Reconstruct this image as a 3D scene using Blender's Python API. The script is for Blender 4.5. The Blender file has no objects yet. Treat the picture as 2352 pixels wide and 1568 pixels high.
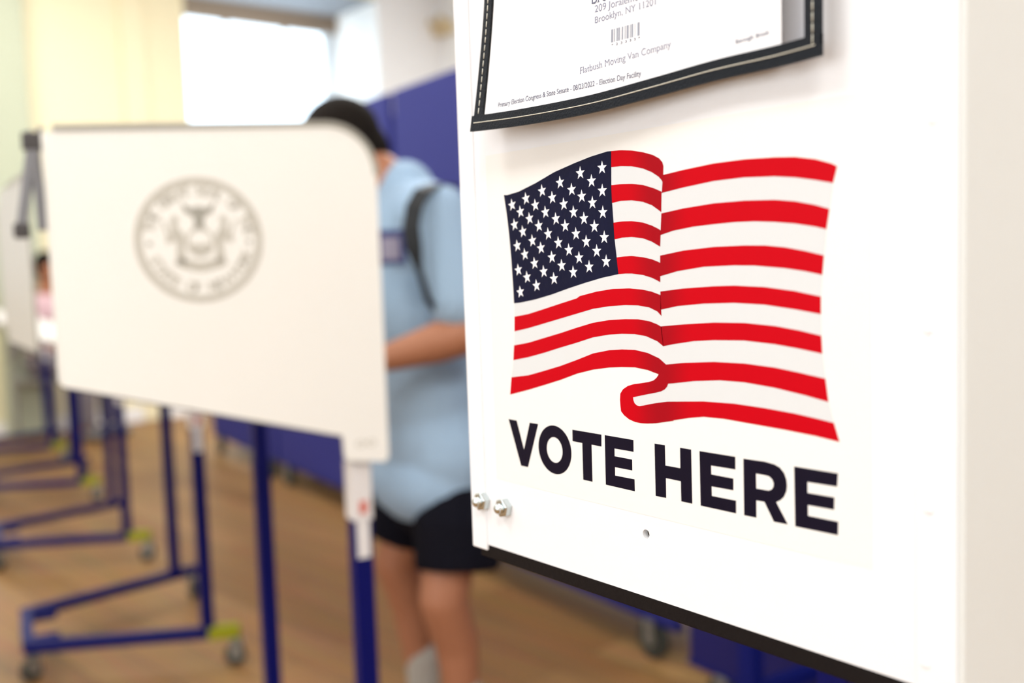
import bpy, bmesh, math, random
from mathutils import Vector, Matrix
random.seed(4)
S = bpy.context.scene
COL = S.collection
# ------------------------------------------------------------------ camera
FPX = 35/36*2352
TH, PI_, RO = math.radians(38.75), math.radians(4.6), math.radians(1.9)
CAM = Vector((0, 0, 1.2))
fh = Vector((math.sin(TH), math.cos(TH), 0)); r0 = Vector((math.cos(TH), -math.sin(TH), 0))
FW = math.cos(PI_)*fh - math.sin(PI_)*Vector((0, 0, 1)); u0 = r0.cross(FW)
RT = math.cos(RO)*r0 - math.sin(RO)*u0; UP = math.cos(RO)*u0 + math.sin(RO)*r0
cam = bpy.data.cameras.new('camera'); co = bpy.data.objects.new('camera', cam); COL.objects.link(co)
m = Matrix((RT, UP, -FW)).transposed().to_4x4(); m.translation = CAM; co.matrix_world = m
cam.lens = 35; cam.sensor_width = 36; cam.clip_start = 0.02; cam.clip_end = 200
cam.dof.use_dof = True; cam.dof.focus_distance = 0.575; cam.dof.aperture_fstop = 3.7
S.camera = co
# ------------------------------------------------------------------ colour, world, lights
S.view_settings.view_transform = 'Standard'; S.view_settings.look = 'None'
S.view_settings.exposure = 0.0; S.view_settings.gamma = 1; S.view_settings.use_curve_mapping = False
w = bpy.data.worlds.new('world'); S.world = w; w.use_nodes = True
bg = w.node_tree.nodes['Background']; bg.inputs[0].default_value = (.78, .9, 1, 1); bg.inputs[1].default_value = 4.0
def area(name, loc, rot, sx, sy, power, col):
    l = bpy.data.lights.new(name, 'AREA'); l.shape = 'RECTANGLE'; l.size = sx; l.size_y = sy; l.energy = power; l.color = col
    o = bpy.data.objects.new(name, l); COL.objects.link(o); o.location = loc; o.rotation_euler = rot; return o
for i, (x, y) in enumerate([(-1.6, -1.6), (-1.6, 1.2), (1.0, -1.8), (1.2, 3.6), (3.9, .8), (3.9, 4.4), (1.4, 6.4), (-1.6, 4.6)]):
    area('ceiling_lamp_light', (x, y, 3.9), (0, 0, 0), 1.2, 1.2, (140 if y > 4 and x > 3 else 66 if y > 4 else 74 if y < 0 else 54), (1, .985, .955))
area('window_daylight', (-3.35, .5, 1.9), (0, math.radians(-90), 0), 2.0, 4.0, 55, (.86, .94, 1))   # added fill for the near panel; that wall has no window
area('window_daylight', (4.0, 8.55, 2.3), (math.radians(90), 0, math.radians(0)), 1.6, 2.2, 40, (.85, .93, 1))

def ray(px, py): return RT*(px-1176)/FPX - UP*(py-784)/FPX + FW
def hit(px, py, n, d):
    n = Vector(n); v = ray(px, py); return CAM + v*((d - n.dot(CAM))/n.dot(v))
def cw(px, py, Z): return CAM + ray(px, py)*Z          # a point of a figure: picture direction and its distance
def proj(p):
    q = Vector(p)-CAM; z = q.dot(FW); return 1176+FPX*q.dot(RT)/z, 784-FPX*q.dot(UP)/z

# ------------------------------------------------------------------ materials
def mat(name, col, rough=.5, metal=0, spec=.5, bump=0, bscale=50, var=0, vscale=4, coat=0):
    M = bpy.data.materials.new(name); M.use_nodes = True; N = M.node_tree.nodes; L = M.node_tree.links
    b = N['Principled BSDF']; c = (*col, 1)
    b.inputs['Base Color'].default_value = c; b.inputs['Roughness'].default_value = rough
    b.inputs['Metallic'].default_value = metal; b.inputs['Specular IOR Level'].default_value = spec
    b.inputs['Coat Weight'].default_value = coat
    tc = N.new('ShaderNodeTexCoord')
    n = N.new('ShaderNodeTexNoise'); n.inputs['Scale'].default_value = vscale; n.inputs['Detail'].default_value = 4
    L.new(tc.outputs['Object'], n.inputs['Vector'])
    mx = N.new('ShaderNodeMix'); mx.data_type = 'RGBA'; mx.inputs[6].default_value = tuple(max(0, v*(1-var)) for v in col)+(1,)
    mx.inputs[7].default_value = tuple(min(1, v*(1+var)) for v in col)+(1,)
    L.new(n.outputs['Fac'], mx.inputs[0]); L.new(mx.outputs[2], b.inputs['Base Color'])
    if bump:
        n2 = N.new('ShaderNodeTexNoise'); n2.inputs['Scale'].default_value = bscale; n2.inputs['Detail'].default_value = 3
        L.new(tc.outputs['Object'], n2.inputs['Vector'])
        bp = N.new('ShaderNodeBump'); bp.inputs['Strength'].default_value = bump; bp.inputs['Distance'].default_value = .002
        L.new(n2.outputs['Fac'], bp.inputs['Height']); L.new(bp.outputs[0], b.inputs['Normal'])
    return M
M_panel = mat('white_booth_plastic', (.82, .83, .85), .42, bump=.04, bscale=90, var=.015)
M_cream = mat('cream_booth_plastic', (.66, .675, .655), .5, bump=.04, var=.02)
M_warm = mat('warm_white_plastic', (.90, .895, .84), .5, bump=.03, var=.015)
M_warmshade = mat('light_grey_plastic', (.56, .555, .52), .5)  # darker copy of the warm white; shade on the far booths put into colour
M_rim = mat('grey_rim', (.36, .35, .30), .5)
M_desk = mat('desk_laminate', (.72, .70, .66), .5)
M_blackrub = mat('black_edge_rubber', (.008, .006, .006), .6, spec=.12, bump=.2, bscale=300)
M_vinyl = mat('black_vinyl_binding', (.007, .010, .015), .5, spec=.16, bump=.35, bscale=900)
M_thread = mat('white_thread', (.75, .73, .62), .7)
M_zinc = mat('zinc_plated_steel', (.62, .68, .68), .22, metal=1)
M_grey = mat('brushed_aluminium', (.20, .20, .21), .35, metal=.8)
M_dark = mat('dark_clamp_plastic', (.05, .045, .045), .5)
M_tube = mat('white_tube', (.66, .65, .64), .4)
M_blue = mat('navy_powder_coat', (.002, .004, .10), .45, spec=.15)
M_tape = mat('yellow_green_tape', (.30, .31, .01), .5, spec=.2)
M_label = mat('white_label', (.75, .73, .72), .6)
M_redp = mat('red_print', (.62, .16, .12), .6)
M_wheel = mat('caster_rubber', (.03, .035, .03), .6)
M_fork = mat('caster_fork', (.32, .34, .33), .35, metal=.7)
M_paper = mat('sticker_paper', (.83, .82, .79), .35, spec=.25, var=.01)
M_flagwhite = mat('printed_flag_white', (.67, .69, .70), .35, spec=.2)
M_star = mat('printed_star_white', (.93, .94, .95), .3)
M_ink = mat('printed_navy_letters', (.006, .004, .014), .4, spec=.1)
M_notice = mat('notice_paper', (.96, .96, .955), .5)
M_graytext = mat('notice_text_ink', (.22, .23, .33), .6)  # ink greyed, the glare over the text is put into its colour
M_graytext2 = mat('notice_bold_ink', (.10, .11, .18), .6)
M_bar = mat('barcode_ink', (.30, .32, .38), .6)
M_seal = mat('seal_ink', (.55, .53, .46), .6)
M_seal2 = mat('seal_dark_ink', (.36, .35, .30), .6)
M_wall = mat('cream_wall_paint', (.88, .81, .56), .7, var=.03, vscale=1.2)
M_wallw = mat('white_wall_paint', (.90, .90, .90), .7, var=.02)
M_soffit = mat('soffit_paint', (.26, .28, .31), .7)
M_brown = mat('brown_window_frame', (.20, .145, .10), .6)
M_frame = mat('grey_window_frame', (.50, .53, .55), .5)
M_pil = mat('grey_green_pilaster', (.50, .54, .40), .7)
M_purple = mat('purple_table_laminate', (.027, .031, .20), .6, spec=.2, var=.08, vscale=2)
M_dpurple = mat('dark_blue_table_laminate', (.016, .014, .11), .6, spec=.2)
M_tblue = mat('blue_table_frame', (.004, .008, .12), .45, spec=.2)
M_skin = mat('skin', (.40, .165, .085), .55, bump=.1, bscale=200, var=.08, vscale=9)
M_hair = mat('dark_brown_hair', (.012, .009, .007), .8, spec=.1, bump=1, bscale=300, var=.3, vscale=60)
M_shirt = mat('light_blue_cotton', (.32, .46, .62), .85, bump=.3, bscale=30, var=.07, vscale=6)
M_shorts = mat('black_shorts_cloth', (.006, .006, .011), .9, spec=.1, bump=.3, bscale=30)
M_strap = mat('black_webbing', (.006, .009, .012), .7)
M_badge = mat('navy_badge', (.02, .03, .16), .5)
M_badgef = mat('badge_photo_grey', (.30, .28, .38), .6)
M_sock = mat('grey_sock', (.42, .39, .34), .9)
M_shoe = mat('grey_shoe', (.16, .16, .17), .7)
M_eye = mat('eye_white', (.8, .8, .78), .3)
M_pupil = mat('dark_pupil', (.02, .015, .01), .3)
M_lip = mat('lip', (.36, .13, .10), .5)
M_pink = mat('pink_shirt_cloth', (.62, .42, .45), .85)
M_trous = mat('grey_trousers', (.20, .18, .20), .85)
M_chair = mat('grey_chair_metal', (.35, .34, .33), .5, metal=.4)
M_beige = mat('beige_plastic', (.66, .52, .30), .5)
# red ink with the printed darkening of the design along the flag's fold (artwork, part of the print)
def red_ink():
    M = mat('printed_flag_red', (.55, .001, .008), .35, spec=.06); N = M.node_tree.nodes; L = M.node_tree.links
    b = N['Principled BSDF']; tc = N['Texture Coordinate']
    sx = N.new('ShaderNodeSeparateXYZ'); L.new(tc.outputs['Object'], sx.inputs[0])
    xf = -hit(1515, 700, (1, 0, 0), .405).y
    sub = N.new('ShaderNodeMath'); sub.operation = 'SUBTRACT'; L.new(sx.outputs[0], sub.inputs[0]); sub.inputs[1].default_value = xf
    ab = N.new('ShaderNodeMath'); ab.operation = 'ABSOLUTE'; L.new(sub.outputs[0], ab.inputs[0])
    mr = N.new('ShaderNodeMapRange'); mr.interpolation_type = 'SMOOTHSTEP'; L.new(ab.outputs[0], mr.inputs[0])
    mr.inputs[1].default_value = .002; mr.inputs[2].default_value = .024
    mx = N.new('ShaderNodeMix'); mx.data_type = 'RGBA'; L.new(mr.outputs[0], mx.inputs[0])
    mx.inputs[6].default_value = (.34, .003, .009, 1); mx.inputs[7].default_value = (.52, .0005, .007, 1)
    L.new(mx.outputs[2], b.inputs['Base Color']); return M
M_red = red_ink()
M_canton = mat('printed_flag_navy', (.004, .005, .026), .3, spec=.12, bump=.15, bscale=160, var=.25, vscale=20)
def floor_mat():
    M = bpy.data.materials.new('gym_wood_floor'); M.use_nodes = True; N = M.node_tree.nodes; L = M.node_tree.links
    b = N['Principled BSDF']; tc = N.new('ShaderNodeTexCoord'); mp = N.new('ShaderNodeMapping')
    mp.inputs['Rotation'].default_value = (0, 0, math.radians(90-6)); L.new(tc.outputs['Object'], mp.inputs[0])
    br = N.new('ShaderNodeTexBrick'); br.inputs['Scale'].default_value = 1; br.inputs['Brick Width'].default_value = 1.3
    br.inputs['Row Height'].default_value = .16; br.inputs['Mortar Size'].default_value = .002
    br.inputs['Color1'].default_value = (.28, .135, .042, 1); br.inputs['Color2'].default_value = (.41, .222, .080, 1)
    br.inputs['Mortar'].default_value = (.10, .05, .02, 1); L.new(mp.outputs[0], br.inputs[0])
    mp2 = N.new('ShaderNodeMapping'); mp2.inputs['Scale'].default_value = (1.5, 30, 1); L.new(mp.outputs[0], mp2.inputs[0])
    n = N.new('ShaderNodeTexNoise'); n.inputs['Scale'].default_value = 1.5; n.inputs['Detail'].default_value = 5; L.new(mp2.outputs[0], n.inputs[0])
    mx = N.new('ShaderNodeMix'); mx.data_type = 'RGBA'; mx.blend_type = 'MULTIPLY'; mx.inputs[0].default_value = .5
    L.new(br.outputs[0], mx.inputs[6]); L.new(n.outputs['Color'], mx.inputs[7]); L.new(mx.outputs[2], b.inputs['Base Color'])
    b.inputs['Roughness'].default_value = .5; b.inputs['Specular IOR Level'].default_value = .28; return M
M_floor = floor_mat()
def clear_mat(name, tint, gl, rough):
    M = bpy.data.materials.new(name); M.use_nodes = True; N = M.node_tree.nodes; L = M.node_tree.links
    N.remove(N['Principled BSDF']); t = N.new('ShaderNodeBsdfTransparent'); t.inputs[0].default_value = (*tint, 1)
    g = N.new('ShaderNodeBsdfGlossy'); g.inputs['Roughness'].default_value = rough
    f = N.new('ShaderNodeFresnel'); f.inputs[0].default_value = gl
    ge = N.new('ShaderNodeNewGeometry'); iv = N.new('ShaderNodeMath'); iv.operation = 'SUBTRACT'; iv.inputs[0].default_value = 1; L.new(ge.outputs['Backfacing'], iv.inputs[1])
    mu = N.new('ShaderNodeMath'); mu.operation = 'MULTIPLY'; L.new(f.outputs[0], mu.inputs[0]); L.new(iv.outputs[0], mu.inputs[1])
    x = N.new('ShaderNodeMixShader'); L.new(mu.outputs[0], x.inputs[0]); L.new(t.outputs[0], x.inputs[1]); L.new(g.outputs[0], x.inputs[2])
    L.new(x.outputs[0], N['Material Output'].inputs[0]); return M
M_clear = clear_mat('clear_vinyl', (.985, .985, .99), 1.35, .08)
M_glass = clear_mat('window_glass', (.95, .98, 1), 1.4, .02)

# ------------------------------------------------------------------ builders
class MB:
    def __init__(s): s.bm = bmesh.new()
    def box(s, x0, x1, y0, y1, z0, z1, M=None, mi=0):
        vs = [Vector((x, y, z)) for x in (x0, x1) for y in (y0, y1) for z in (z0, z1)]
        if M is not None: vs = [M @ v for v in vs]
        v = [s.bm.verts.new(p) for p in vs]
        for f in ((0,1,3,2),(4,6,7,5),(0,4,5,1),(2,3,7,6),(0,2,6,4),(1,5,7,3)):
            s.bm.faces.new([v[i] for i in f]).material_index = mi
        return s
    def tube(s, p0, p1, ra, rb=None, n=20, mi=0, caps=True):
        p0, p1 = Vector(p0), Vector(p1); rb = ra if rb is None else rb
        d = (p1-p0).normalized(); a = d.orthogonal().normalized(); b = d.cross(a)
        R = [[s.bm.verts.new(p + (a*math.cos(t)+b*math.sin(t))*r) for t in [2*math.pi*i/n for i in range(n)]] for p, r in ((p0, ra), (p1, rb))]
        for i in range(n):
            j = (i+1) % n; s.bm.faces.new((R[0][i], R[0][j], R[1][j], R[1][i])).material_index = mi
        if caps:
            s.bm.faces.new(R[0][::-1]).material_index = mi; s.bm.faces.new(R[1]).material_index = mi
        return s
    def bar(s, p0, p1, w_, h_, mi=0):      # square tube along p0->p1, w_ sideways, h_ upward
        p0, p1 = Vector(p0), Vector(p1); d = (p1-p0).normalized()
        up = Vector((0, 0, 1)) if abs(d.z) < .9 else Vector((math.sin(A12), math.cos(A12), 0))
        a = d.cross(up).normalized(); b = a.cross(d)
        M = Matrix((d, a, b)).transposed().to_4x4(); M.translation = p0
        return s.box(0, (p1-p0).length, -w_/2, w_/2, -h_/2, h_/2, M, mi)
    def ell(s, c, r, M=None, u=20, v=14, mi=0):
        mm = Matrix.Translation(Vector(c)) @ (M.to_4x4() if M is not None else Matrix()) @ Matrix.Diagonal((r[0], r[1], r[2], 1))
        g = bmesh.ops.create_uvsphere(s.bm, u_segments=u, v_segments=v, radius=1, matrix=mm)
        if mi:
            for vv in g['verts']:
                for f in vv.link_faces: f.material_index = mi
        return s
    def build(s, name, mats, parent=None, smooth=False, bevel=0, local=True):
        me = bpy.data.meshes.new(name); bmesh.ops.recalc_face_normals(s.bm, faces=s.bm.faces)
        s.bm.to_mesh(me); s.bm.free()
        for q in (mats if isinstance(mats, (list, tuple)) else [mats]): me.materials.append(q)
        if smooth:
            for p in me.polygons: p.use_smooth = True
        o = bpy.data.objects.new(name, me); COL.objects.link(o)
        if bevel:
            b = o.modifiers.new('bevel', 'BEVEL'); b.width = bevel; b.segments = 3; b.limit_method = 'ANGLE'
        if parent: o.parent = parent
        return o
def tag(o, label=None, cat=None, group=None, kind=None):
    for k, v in (('label', label), ('category', cat), ('group', group), ('kind', kind)):
        if v: o[k] = v
    return o
def empty(name, loc=(0, 0, 0), rz=0):
    o = bpy.data.objects.new(name, None); COL.objects.link(o); o.location = loc; o.rotation_euler = (0, 0, rz)
    o.empty_display_size = .05; return o
def copy_tree(o, parent=None):
    c = o.copy(); COL.objects.link(c); c.parent = parent
    for ch in list(o.children): copy_tree(ch, c)
    return c
def flat(name, layers, thick, parent=None, M=None, mats=None):
    """layers: list of (loops, lift, material index); a loop is a list of 2-D points; fills with holes; each layer a thin slab"""
    bm = bmesh.new()
    for loops, lift, mi in layers:
        cu = bpy.data.curves.new('t', 'CURVE'); cu.dimensions = '2D'; cu.fill_mode = 'BOTH'; cu.extrude = thick/2
        for lp in loops:
            sp = cu.splines.new('POLY'); sp.points.add(len(lp)-1); sp.use_cyclic_u = True
            for i, (x, y) in enumerate(lp): sp.points[i].co = (x, y, 0, 1)
        t = bpy.data.objects.new('t', cu); COL.objects.link(t)
        dg = bpy.context.evaluated_depsgraph_get(); me = bpy.data.meshes.new_from_object(t.evaluated_get(dg))
        n0 = len(bm.verts); f0 = len(bm.faces); bm.from_mesh(me); bm.verts.ensure_lookup_table(); bm.faces.ensure_lookup_table()
        for v in bm.verts[n0:]: v.co.z += lift + thick/2
        for f in bm.faces[f0:]: f.material_index = mi
        bpy.data.objects.remove(t); bpy.data.curves.remove(cu); bpy.data.meshes.remove(me)
    me = bpy.data.meshes.new(name); bm.to_mesh(me); bm.free()
    for q in mats: me.materials.append(q)
    for p in me.polygons: p.use_smooth = False
    o = bpy.data.objects.new(name, me); COL.objects.link(o)
    if M is not None: o.matrix_world = M
    if parent: o.parent = parent
    return o
def serifs(bm, n0, size):
    """widen the flat ends of the strokes into serifs"""
    vs = bm.verts[n0:]; zz = max(v.co.z for v in vs)
    es = {e for v in vs for e in v.link_edges}
    for e in list(es):
        a, b = e.verts[0].co, e.verts[1].co
        if a.z < zz-1e-7 or b.z < zz-1e-7 or abs(a.y-b.y) > size*.004: continue
        fs = [f for f in e.link_faces if abs(f.normal.z) > .9]
        if len(fs) != 1: continue
        L_ = abs(a.x-b.x)
        if L_ < size*.03 or L_ > size*.17: continue
        inn = 1 if fs[0].calc_center_median().y > a.y else -1
        x0, x1 = min(a.x, b.x)-size*.065, max(a.x, b.x)+size*.065; y0 = a.y; y1 = a.y+inn*size*.035
        v = [bm.verts.new((x, y, zz)) for x, y in ((x0, y0), (x1, y0), (x1, y1), (x0, y1))]; bm.faces.new(v)
def text_mesh(name, items, parent, mats, warp=None, serif=False):
    """items: (string, x, y, size, wanted width or None, material index, bold, angle)"""
    bm = bmesh.new()
    for st, x, y, size, width, mi, bold, ang in items:
        cu = bpy.data.curves.new('t', 'FONT'); cu.body = st; cu.size = size; cu.extrude = .00004; cu.offset = bold
        t = bpy.data.objects.new('t', cu); COL.objects.link(t); dg = bpy.context.evaluated_depsgraph_get()
        me = bpy.data.meshes.new_from_object(t.evaluated_get(dg))
        n0 = len(bm.verts); f0 = len(bm.faces); bm.from_mesh(me); bm.verts.ensure_lookup_table(); bm.faces.ensure_lookup_table()
        if serif:
            for f in bm.faces[f0:]: f.normal_update()
            serifs(bm, n0, size); bm.verts.ensure_lookup_table(); bm.faces.ensure_lookup_table()
        vs = bm.verts[n0:]
        if vs:
            mxx = max(v.co.x for v in vs); k = width/mxx if width else 1
            for v in vs:
                X, Y = v.co.x*k, v.co.y
                v.co.x = x + X*math.cos(ang)-Y*math.sin(ang); v.co.y = y + X*math.sin(ang)+Y*math.cos(ang); v.co.z += .0001
                if warp: v.co = warp(v.co)
        for f in bm.faces[f0:]: f.material_index = mi
        bpy.data.objects.remove(t); bpy.data.curves.remove(cu); bpy.data.meshes.remove(me)
    me = bpy.data.meshes.new(name); bm.to_mesh(me); bm.free()
    for q in mats: me.materials.append(q)
    o = bpy.data.objects.new(name, me); COL.objects.link(o); o.parent = parent; return o
def blob(name, fill, M, parent=None, voxel=.008, smooth=6):
    """fill(mb) adds overlapping closed shapes; they are fused into ONE continuous smooth surface"""
    mb = MB(); fill(mb); o = mb.build(name, M)
    r = o.modifiers.new('r', 'REMESH'); r.mode = 'VOXEL'; r.voxel_size = voxel
    s = o.modifiers.new('s', 'SMOOTH'); s.factor = .5; s.iterations = smooth
    dg = bpy.context.evaluated_depsgraph_get(); me = bpy.data.meshes.new_from_object(o.evaluated_get(dg)); me.name = name
    o.modifiers.clear(); o.data = me
    for p in me.polygons: p.use_smooth = True
    if parent: o.parent = parent
    return o
def limb(mb, pts, n=16):                      # pts: (point, radius) chain, tapering
    for (p, a), (q, b) in zip(pts, pts[1:]): mb.tube(p, q, a, b, n=n)
    for p, a in pts: mb.ell(p, (a, a, a), u=16, v=10)

# ------------------------------------------------------------------ the room
X0, X1, Y0, Y1, H = -3.6, 5.8, -3.4, 8.2, 4.0
tag(MB().box(X0-.2, X1+.2, Y0-.2, Y1+.8, -.1, 0).build('floor', M_floor), kind='structure')
tag(MB().box(X0-.2, X1+.2, Y0-.2, Y1+.8, H, H+.1).build('ceiling', M_wallw), kind='structure')
tag(MB().box(X0-.2, X0, Y0, Y1, 0, H).build('wall_left', M_wallw), kind='structure')
tag(MB().box(X1, X1+.2, Y0, Y1+.6, 0, H).build('wall_right', M_wallw), kind='structure')
tag(MB().box(X0, X1, Y0-.2, Y0, 0, H).build('wall_rear', M_wallw), kind='structure')
nY = (0, 1, 0)
wr = hit(864, -3, nY, Y1)                      # outer right top corner of the recess
wl = hit(420, 0, nY, Y1)
zt = wr.z; xl, xr = wl.x, wr.x
# depth of the recess: where the reveal meets the frame
lo, hi = Y1, Y1+2
for _ in range(40):
    mid = (lo+hi)/2
    if proj((xr, mid, zt))[0] > 752: lo = mid
    else: hi = mid
YW = min(lo, Y1+.75)
sill = 1.05
W2l, W2r = .1, 1.62
mb = MB(); T = .62+.2
mb.box(xr, X1, Y1, Y1+T, 0, H, mi=1); mb.box(W2r, xl, Y1, Y1+T, 0, H); mb.box(X0, W2l, Y1, Y1+T, 0, H)
for a, b in ((xl, xr), (W2l, W2r)):
    mb.box(a, b, Y1, Y1+T, zt, H); mb.box(a, b, Y1, Y1+T, 0, sill)
tag(mb.build('wall_back', [M_wall, M_wallw]), kind='structure')
for i, (a, b) in enumerate(((xl, xr), (W2l, W2r))):
    f = MB()
    yy = YW
    zg = hit(560, 52, nY, YW).z                  # top of the glass under the brown head band
    tag_o = None
    f.box(a, b, yy, yy+.06, zg, zt, mi=1)
    f.box(b-.16, b, yy, yy+.06, sill, zg); f.box(a, a+.05, yy, yy+.06, sill, zg); f.box(a, b, yy, yy+.06, sill, sill+.07)
    fo = tag(f.build('window_%d' % (i+1), [M_frame, M_brown]), kind='structure')
    p = MB().box(a+.05, b-.16, yy+.02, yy+.03, sill+.07, zg).build('window_pane', M_glass, fo)
    for k in (.36, .68):
        MB().box(a+(b-a)*k-.03, a+(b-a)*k+.03, yy-.02, yy, zg-.035, zg+.01).build('blind_bracket', M_brown, fo)
    MB().box(a, b, Y1-.04, yy, sill-.03, sill).build('window_sill', M_wallw, fo)
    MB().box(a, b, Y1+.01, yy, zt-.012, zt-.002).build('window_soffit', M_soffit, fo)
# pilaster and its neighbour
tag(MB().box(1.66, 1.95, Y1-.18, Y1, 0, H).build('trim_1', M_pil, bevel=.01), kind='structure')
px_ = hit(322, 200, nY, Y1).x
tag(MB().box(px_-.14, px_+.06, Y1-.035, Y1, 0, H).build('trim_2', M_wall, bevel=.008), kind='structure')
tag(MB().box(X0, X1, Y1-.02, Y1, 0, .12).build('baseboard_back', M_wallw), kind='structure')
tag(MB().box(X1-.02, X1, Y0, Y1, 0, .12).build('baseboard_right', M_wallw), kind='structure')
# small beige emergency lamp on the right wall
q = hit(1022, 70, (1, 0, 0), X1)
e = empty('emergency_light', (X1, q.y, q.z)); tag(e, 'small beige emergency light box high on the white wall above the purple tables', 'light fixture')
MB().box(-.09, 0, -.17, .17, -.05, .05).build('housing', M_beige, e, bevel=.01)
for s in (-1, 1): MB().tube((-.06, s*.09, .05), (-.13, s*.09, .08), .03, .045).build('lamp_head', M_beige, e)

# ------------------------------------------------------------------ the near booth with the sign
PX = .405
def pl(px, py, X=PX):                          # picture direction -> (right, up) on the near panel's plane
    h = hit(px, py, (1, 0, 0), X); return (-h.y, h.z)
def ML(X): return Matrix(((0, 0, -1, X), (-1, 0, 0, 0), (0, 1, 0, 0), (0, 0, 0, 1)))
nb = empty('voting_booth', (.70, .38, 0))
tag(nb, 'near white voting booth with black lower edge, carrying the flag sign and document sleeve', 'voting booth', 'privacy booths')
def par(o):
    o.parent = nb; o.matrix_parent_inverse = Matrix.Translation((-.70, -.38, 0)); return o
aL = -hit(1078, 900, (1, 0, 0), PX).y; aR = -hit(2195, 900, (1, 0, 0), PX).y
zb = 1.006; ztop = 1.56
hole_c = pl(1484, 1226); hole = [(hole_c[0]+.0026*math.cos(t), hole_c[1]+.0026*math.sin(t)) for t in [i*math.pi/12 for i in range(24)]]
plate = [(aL, zb), (aR, zb), (aR, ztop), (aL, ztop)]
par(flat('side_panel', [([plate, hole], 0, 0)], .004, M=ML(PX+.004), mats=[M_panel]))
par(MB().box(PX+.006, PX+.02, -hole_c[0]-.01, -hole_c[0]+.01, hole_c[1]-.01, hole_c[1]+.01).build('inner_post', M_rim))
cr = -hit(1088, 900, (1, 0, 0), PX).y
par(MB().box(PX-.0012, PX+.016, -aL-.0155, -aL+.001, zb-.004, ztop).build('edge_flange', M_panel, bevel=.0008))
c2 = hit(2105, 900, (1, 0, 0), PX).y
par(MB().box(PX-.0012, PX+.006, -aR-.001, c2, zb, ztop).build('corner_flange', M_panel, bevel=.0007))
for (x, y) in ((2142, 275), (2131, 757), (2133, 1170), (2125, 1525)):
    p = hit(x, y, (1, 0, 0), PX-.0012)
    par(MB().ell(p, (.0006, .0024, .0024)).build('rivet', M_panel, smooth=True))
par(MB().box(PX, 1.02, -aR-.004, -aR, .90, ztop).build('front_panel', M_cream, bevel=.0015))
par(MB().box(1.02, 1.024, -aR, -aL, zb, ztop).build('side_panel', M_panel))
par(MB().box(PX+.006, 1.02, -aR+.001, -aL-.005, zb-.0085, zb+.0005).build('desk', M_blackrub, bevel=.001))
par(MB().box(PX+.0005, PX+.006, -aR+.001, -aL-.006, zb-.0095, zb-.0002).build('edge_strip', M_blackrub, bevel=.001))
for i, (x, y) in enumerate(((1113, 1149), (1163, 1164))):
    p = hit(x, y, (1, 0, 0), PX)
    mb = MB()
    mb.tube(p, p+Vector((-.0045, 0, 0)), .0066, .0066, n=6); mb.tube(p+Vector((-.0045, 0, 0)), p+Vector((-.0052, 0, 0)), .0066, .0056, n=6)
    b = par(mb.build('nut', M_zinc, bevel=.0004))
    par(MB().tube(p, p+Vector((-.0075, 0, 0)), .0033, n=24).ell(p+Vector((-.0075, 0, 0)), (.0022, .0033, .0033)).build('bolt_end', M_zinc, smooth=True))
for x in (.80, .98):
    for y in (.24, .52):
        par(MB().box(x-.016, x+.016, y-.016, y+.016, 0.02, zb-.0085).build('leg', M_blue, bevel=.003))
        par(MB().tube((x, y, 0), (x, y, .02), .022).build('foot', M_wheel))
par(MB().box(.80, .98, .505, .535, .35, .38).build('crossbar', M_blue))

# ---- the sign
sg = empty('vote_here_sign', (PX, .38, 1.16))
tag(sg, 'white sign with a waving American flag above the dark words VOTE HERE', 'sign')
def sp(o):
    o.parent = sg; o.matrix_parent_inverse = Matrix.Translation((-PX, -.38, -1.16)); return o
sR, sB = pl(2004, 1308); sT = sB+.2159; sL = sR-.2794
sp(flat('sheet', [([[(sL, sB), (sR, sB), (sR, sT), (sL, sT)]], 0, 0)], .00015, M=ML(PX), mats=[M_paper]))
def cv(pts, ox, oy, k): return [(ox+x/k, oy+y/k) for x, y in pts]
A = lambda *p: cv(p, 1140, 320, 3.919)
B = lambda *p: cv(p, 1500, 320, 2.148)
Cc = lambda *p: cv(p, 1140, 680, 2.702)
D = lambda *p: cv(p, 1400, 780, 7.125)
can_top = A((68,500),(100,500),(200,470),(350,395),(520,295),(700,215),(850,155),(1000,108),(1035,105))
can_r = A((1035,250),(1035,400),(1042,570),(1055,750),(1065,900),(1083,1060),(1100,1212))
can_b = A((950,1245),(800,1290),(650,1340),(500,1395),(350,1440),(220,1468),(160,1475))
can_l = A((150,1300),(135,1080),(115,850),(95,680))
canton = can_top+can_r+can_b+can_l
r1t = A((1035,105),(1120,97),(1220,100),(1320,115),(1410,140),(1465,170),(1495,205),(1504,240),(1502,320),(1497,385))
r1b = A((1035,250),(1120,240),(1220,242),(1320,262),(1400,295),(1460,335),(1490,370))
r2t = A((1034,412),(1120,403),(1220,400),(1320,410),(1420,440),(1488,470))
r2b = A((1042,572),(1120,553),(1220,548),(1320,562),(1400,592),(1460,635),(1485,655))
r3t = A((1052,750),(1130,738),(1220,735),(1320,748),(1400,775),(1460,805),(1480,820))
r3b = A((1065,900),(1130,884),(1220,878),(1320,890),(1400,920),(1450,950),(1475,965))
r4t = A((1083,1062),(1150,1053),(1220,1049),(1320,1060),(1400,1078),(1450,1098),(1474,1110))
r4b = A((1100,1212),(1160,1207),(1220,1207),(1320,1220),(1400,1245),(1450,1270),(1476,1285))
r5t = Cc((113,127),(200,110),(300,78),(400,45),(500,13))+A((750,1410),(900,1370),(1050,1345),(1200,1340),(1320,1352),(1400,1370),(1478,1400))
r5b = Cc((113,218),(200,198),(300,168),(400,138),(500,108),(600,78),(700,62),(800,55),(880,57),(950,70),(1000,95),(1025,123))
r6t = Cc((110,305),(200,288),(300,258),(400,228),(500,195),(600,165),(700,148),(800,142),(880,143),(950,155),(1000,175),(1025,190))
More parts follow.
